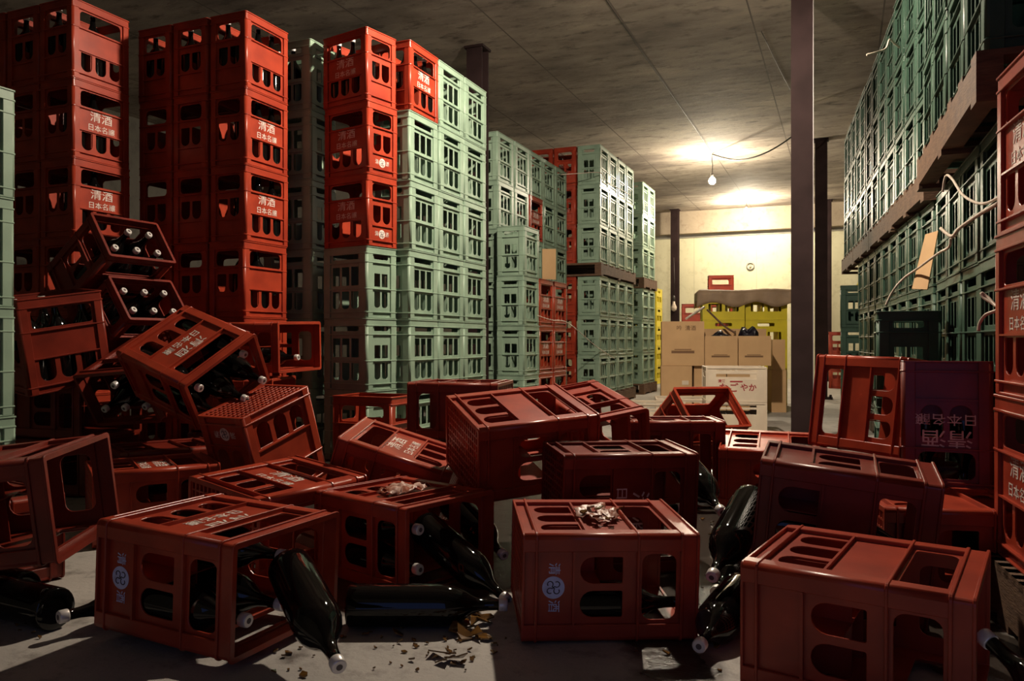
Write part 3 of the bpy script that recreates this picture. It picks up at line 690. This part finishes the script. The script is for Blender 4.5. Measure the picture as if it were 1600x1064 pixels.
# ------------------------------------------------------------------ far end: cartons, beer crates, tarp
YW = math.degrees(YAW)
def carton(p, wd, hh, dp, label, seed, open_=False, printed=True, yaw=YW*.6, stuff=None):
    mx = Matrix.Translation(p) @ Matrix.Rotation(math.radians(yaw), 4, 'Z')
    t = empty('cardboard_box', mx); tag(t, label, 'box', 'cardboard boxes at the far end')
    bm = bmesh.new(); e = .004
    if open_:
        bm_box(bm, -wd/2, wd/2, 0, e, 0, hh); bm_box(bm, -wd/2, wd/2, dp-e, dp, 0, hh); bm_box(bm, -wd/2, -wd/2+e, e, dp-e, 0, hh); bm_box(bm, wd/2-e, wd/2, e, dp-e, 0, hh); bm_box(bm, -wd/2+e, wd/2-e, e, dp-e, 0, e)
    else: bm_box(bm, -wd/2, wd/2, 0, dp, 0, hh)
    obj('box_body', to_mesh('box_body', bm, 'carton'), t)
    if open_:
        bm = bmesh.new()
        bm_box(bm, -wd/2-.003, -wd/2+.001, .03, dp-.03, hh, hh+.05)
        obj('flap', to_mesh('flap', bm, 'carton'), t)
        bm = bmesh.new(); bm_box(bm, -wd/2, wd/2, dp, dp+.004, hh-.001, hh+.07); obj('flap', to_mesh('flap', bm, 'carton'), t)
    if printed:
        bm = bmesh.new(); bm_box(bm, -wd*.27, wd*.27, -.0012, 0, hh*.28, hh*.34); bm_box(bm, -wd*.20, wd*.20, -.0012, 0, hh*.355, hh*.375)
        obj('printed_band', to_mesh('printed_band', bm, 'carton_print'), t)
    return t
Yb = 7.4; zt = .49
cb = carton(at(1057, Yb) + Vector((0, 0, 0)), .28, .475, .3, 'lower left cardboard box with a small white label', 1)
box_obj('paper_label', .05, .11, -.003, -.0012, .30, .34, 'white', cb)
carton(at(1109.5, Yb), .29, .475, .3, 'lower cardboard box half hidden by the white crates', 2, printed=False)
carton(at(1162, Yb), .30, .475, .3, 'lower cardboard box behind the white crates', 7, printed=False)
b1 = carton(at(1067, Yb) + Vector((0, 0, .477)), .385, .41, .3, 'large cardboard box with dark characters, upper left of the pile of boxes', 3)
tm = text_mesh('box_text', '吟  清酒', .05, 'carton_print'); o = obj('printed_characters', tm, b1); o.matrix_local = Matrix.Translation((.03, -.002, .345)) @ RX90
b2 = carton(at(1126, Yb) + Vector((0, 0, .477)), .305, .275, .28, 'open cardboard box in the middle, crumpled dark film inside', 4, True)
b3 = carton(at(1178, Yb) + Vector((0, 0, .477)), .305, .275, .28, 'open cardboard box on the right with a black bag showing', 5, True)
carton(at(1217, Yb+.5) + Vector((0, 0, .42)), .12, .30, .3, 'narrow cardboard box beside the column', 6, printed=False)
carton(at(1217, Yb+.5), .14, .418, .3, 'cardboard box on the floor beside the column', 9, printed=False)
def crumple(p, r, h, m, label, cat, name, seed, yaw=0, flat=1.0):
    rn = random.Random(seed); bm = bmesh.new(); bmesh.ops.create_icosphere(bm, subdivisions=3, radius=1)
    for v in bm.verts:
        k = 1 + rn.uniform(-.12, .12); v.co = Vector((v.co.x*r*k, v.co.y*r*k*flat, v.co.z*h*(1 + .25*math.sin(v.co.x*5+seed))*k))
    return tag(obj(name, to_mesh(name, bm, m), matrix=Matrix.Translation(p)), label, cat)
q = at(1126, Yb+.14); crumple((q.x, q.y, .72), .10, .07, 'black', 'crumpled dark film sticking out of the middle open box', 'film', 'plastic_film', 2)
q = at(1170, Yb+.14); crumple((q.x, q.y, .73), .09, .11, 'black', 'black bag bulging out of the right open box', 'bag', 'plastic_bag', 5)
cable('thin_rod', [at(1105, 7.75, 484), at(1130, 7.6, 508), at(1150, 7.5, 521)], .010, 'wood', 'thin dark stick leaning across the yellow crates behind the boxes', 'stick')
cable('thin_rod', [at(1072, 7.7, 498), at(1100, 7.9, 480)], .012, 'string', 'pale stick beside the brown cover', 'stick')

def beer_meshes(w_, d_, h_, m, suf):
    bm = bmesh.new(); t_ = .005
    fh = [rr(-w_*.33, w_*.33, h_*.66, h_*.80, .005, .005), rr(-w_*.33, -w_*.02, h_*.86, h_*.92), rr(w_*.02, w_*.33, h_*.86, h_*.92)] if suf == 'white' else \
         [rr(-w_*.36, -w_*.04, h_*.30, h_*.58, .01, .01), rr(w_*.04, w_*.36, h_*.30, h_*.58, .01, .01), rr(-w_*.2, w_*.2, h_*.78, h_*.9, .01, .01)]
    sh_ = [rr(-d_*.25, d_*.25, h_*.70, h_*.86, .01, .01)]
    F = plate(rr(-w_/2+.004, w_/2-.004, 0, h_), fh, t_); S = plate(rr(-d_/2+.008, d_/2-.008, 0, h_), sh_, t_)
    add_plate(bm, F, lambda v: Vector((v.x, -d_/2+.006+v.z, v.y))); add_plate(bm, F, lambda v: Vector((-v.x, d_/2-.006-v.z, v.y)))
    add_plate(bm, S, lambda v: Vector((-w_/2+.006+v.z, -v.x, v.y))); add_plate(bm, S, lambda v: Vector((w_/2-.006-v.z, v.x, v.y)))
    bm_box(bm, -w_/2+.01, w_/2-.01, -d_/2+.01, d_/2-.01, .003, .009)
    body = to_mesh('beer_body_'+suf, bm, m)
    bm = bmesh.new()
    for z0, z1 in ((0, .012), (h_-.012, h_)):
        for s in (-1, 1):
            y0, y1 = sorted((s*d_/2, s*(d_/2-.01))); bm_box(bm, -w_/2, w_/2, y0, y1, z0, z1)
            x0, x1 = sorted((s*w_/2, s*(w_/2-.01))); bm_box(bm, x0, x1, -d_/2+.01, d_/2-.01, z0, z1)
    for sx in (-1, 1):
        for sy in (-1, 1):
            x0, x1 = sorted((sx*w_/2, sx*(w_/2-.014))); y0, y1 = sorted((sy*d_/2, sy*(d_/2-.014))); bm_box(bm, x0, x1, y0, y1, .010, h_-.010)
    rim = to_mesh('beer_rim_'+suf, bm, m)
    bm = bmesh.new()
    for k in range(1, 5): x = -w_/2 + w_*k/5; bm_box(bm, x-.0015, x+.0015, -d_/2+.012, d_/2-.012, .01, h_*.6)
    div = to_mesh('beer_div_'+suf, bm, m)
    return body, rim, div
BW = beer_meshes(.434, .34, .256, 'white', 'white'); BY = beer_meshes(.45, .36, .31, 'yellow', 'yellow')
def beer(kind, p, yaw, label, group, logo=False):
    mx = Matrix.Translation(p) @ Matrix.Rotation(math.radians(yaw), 4, 'Z')
    t = empty('beer_crate', mx); tag(t, label, 'crate', group)
    for nm, me in zip(('crate_wall', 'rim', 'bottle_divider'), BW if kind == 'w' else BY): obj(nm, me, t)
    if logo:
        o = obj('printed_logo', LOGO, t); o.matrix_local = Matrix.Translation((0, -.1711+.0045, .10)) @ RX90; o['label'] = 'red printed logo lettering'
    return t
M['red_print'] = mat('red_print', (0.35, 0.02, 0.03), 0.5)
l1 = text_mesh('l1', 'なご', .070, 'red_print'); l2 = text_mesh('l2', 'やか', .058, 'red_print'); l3 = text_mesh('l3', '清酒', .026, 'red_print')
bm = bmesh.new(); bm_box(bm, -.045, .045, .045, .055, 0, .0004); bar = to_mesh('bar', bm, 'red_print')
LOGO = merge('logo', [(l1, Matrix.Translation((-.055, 0, 0)), 0), (l2, Matrix.Translation((.085, .004, 0)), 0), (l3, Matrix.Translation((-.105, .052, 0)), 0), (bar, Matrix.Identity(4), 0)], 'red_print')
GW = 'cream beer crates at the far end'
qw = at(1146, 6.0)
for k in range(2): beer('w', (qw.x, qw.y, .002+.258*k), 14, ['cream beer crate at the floor under the one with the red logo', 'cream beer crate with red logo, top one in front of the cardboard boxes'][k], GW, logo=(k == 1))
tg = box_obj('tag', .222, .226, -.10, -.04, .15, .20, 'print', None); tg.matrix_world = Matrix.Translation((qw.x, qw.y, .26)) @ Matrix.Rotation(math.radians(14), 4, 'Z'); tag(tg, 'small white tag stuck on the side of the logo beer crate', 'tag')
for i, (px, Y_) in enumerate(((1008, 5.9), (1067, 6.35))):
    q = at(px, Y_); beer('w', (q.x, q.y, .002), 14, ['leftmost', 'second from left'][i] + ' cream beer crate of the single layer on the floor', GW)
GY = 'yellow beer crates at the far end'
for j, px in enumerate((1128, 1193)):
    for k in range(4):
        q = at(px, 9.0); beer('y', (q.x, q.y, .001+.312*k - (.0 if k else 0)), YW*.6, 'yellow beer crate, %s in the %s stack under the brown cover' % (['lowest', 'second', 'third', 'top'][k], ['left', 'right'][j]), GY)
for k in range(5):
    beer('y', (-2.98, 13.1, .001+.312*k), 90, 'yellow beer crate, %s in the narrow yellow stack by the farthest green load' % ['lowest', 'second', 'third', 'fourth', 'top'][k], GY)
# tarp over the yellow crates
bm = bmesh.new(); nx, ny = 36, 20; g = {}; rnd = random.Random(2)
wT, dT, zT = .505, .205, 1.266
for i in range(nx+1):
    for j in range(ny+1):
        a = (i/nx-.5)*2*(wT+.12); b = (j/ny-.5)*2*(dT+.17)
        ox = max(0, abs(a)-wT); oy = max(0, abs(b)-dT)
        x = max(-wT, min(wT, a)) + math.copysign(min(ox, .012), a); y = max(-dT, min(dT, b)) + math.copysign(min(oy, .012), b)
        drop = max(ox, oy); z = zT - drop*.95 + .006*(1+math.sin(a*9+b*4)) * (drop < .001) + rnd.uniform(-.003, .003) + (.025*math.sin(a*14) * (drop/.15))
        if oy > ox and oy > 0: y += math.copysign(.012*abs(math.sin(a*16)), b)
        g[i, j] = bm.verts.new((x, y, z))
for i in range(nx):
    for j in range(ny): bm.faces.new((g[i, j], g[i+1, j], g[i+1, j+1], g[i, j+1])).smooth = True
bmesh.ops.recalc_face_normals(bm, faces=bm.faces[:]); bm.normal_update()
bmesh.ops.solidify(bm, geom=bm.faces[:], thickness=.004)
q = at(1160.5, 9.0); tag(obj('cover_sheet', to_mesh('cover_sheet', bm, 'tarp'), matrix=Matrix.Translation((q.x, q.y, 0)) @ Matrix.Rotation(YAW*.6, 4, 'Z')), 'brown sheet draped over the yellow beer crates', 'sheet')
# red stacks behind the tarp
q = at(1126, 12.0); stack(q.x, q.y, 12, 'rrrr', 'the dark red stack in front of the far wall', 'red stacks by the far wall')
q = at(1084, 12.1); stack(q.x, q.y, 12, 'rrr', 'the lower red stack by the far wall', 'red stacks by the far wall')

# ------------------------------------------------------------------ boards, strings
def board(pts, th, m, label, cat='board', name='cardboard_sheet'):
    bm = bmesh.new(); P = [Vector(p) for p in pts]; n = (P[1]-P[0]).cross(P[3]-P[0]).normalized()*th
    a = [bm.verts.new(p) for p in P]; b = [bm.verts.new(p+n) for p in P]
    bm.faces.new(a); bm.faces.new(list(reversed(b)))
    for k in range(4): bm.faces.new((a[k], b[k], b[(k+1) % 4], a[(k+1) % 4]))
    return tag(obj(name, to_mesh(name, bm, m)), label, cat)
board([at(1426, 3.62, 452), at(1450, 3.55, 453), at(1467, 3.60, 361), at(1447, 3.66, 367)], .006, 'card_tan', 'tan cardboard sheet tied against the green crates on the right')
board([at(847, 7.20, 436), at(868, 7.30, 437), at(868, 7.30, 389), at(847, 7.20, 389)], .006, 'card_tan', 'tan cardboard sheet standing on the low red stacks on the left')
GS = 'white tying strings'
def string(pts, r, label): cable('tying_string', [at(x, Y, y) for x, y, Y in pts], r, 'string', label, 'string', GS)
string([(1597, 268, 2.3), (1580, 292, 2.38), (1556, 311, 2.45), (1531, 318, 2.6), (1505, 305, 2.85), (1488, 280, 3.05), (1478, 275, 3.15), (1473, 300, 3.18)], .0048, 'sagging white string across the green and red crates at upper right')
string([(1561, 317, 2.42), (1530, 335, 2.6), (1500, 356, 2.85), (1487, 369, 3.0), (1470, 357, 3.15)], .0065, 'thick white string pulled tight above the tan cardboard sheet')
string([(1486, 372, 3.0), (1483, 386, 3.05), (1466, 396, 3.3), (1436, 418, 3.58), (1412, 435, 3.66), (1395, 455, 3.70), (1384, 478, 3.74)], .0055, 'white string passing behind the tan cardboard sheet to the low green crate')
string([(1600, 472, 2.2), (1562, 480, 2.34), (1545, 466, 2.40), (1534, 458, 2.42), (1538, 466, 2.41), (1560, 482, 2.36), (1540, 492, 2.40), (1531, 505, 2.42), (1529, 517, 2.42)], .005, 'knotted white string with loose ends beside the red crates on the right')
string([(1354, 86, 3.9), (1368, 82, 3.9), (1384, 76, 3.95), (1390, 62, 4.0), (1398, 68, 4.1), (1406, 74, 4.2)], .005, 'white string end sticking out from the upper right crates')
string([(876, 273, 8.3), (905, 271, 8.3), (938, 270, 8.42), (950, 285, 8.75), (970, 296, 9.3), (985, 305, 9.7)], .004, 'thin white string around the upper crates of the far left load')
string([(1005, 320, 10.35), (1012, 322, 10.5), (1021, 330, 10.9)], .004, 'thin white string around the farthest left load')
string([(840, 493, 6.9), (862, 500, 7.1), (888, 505, 7.5), (930, 540, 8.3), (960, 560, 8.8)], .004, 'thin white string hanging from the low red stacks on the left')
q = at(1347, 8.05, 447); crumple(q, .05, .07, 'yellow', 'small crumpled yellow bag on the far green stack at the right', 'bag', 'plastic_bag', 3)
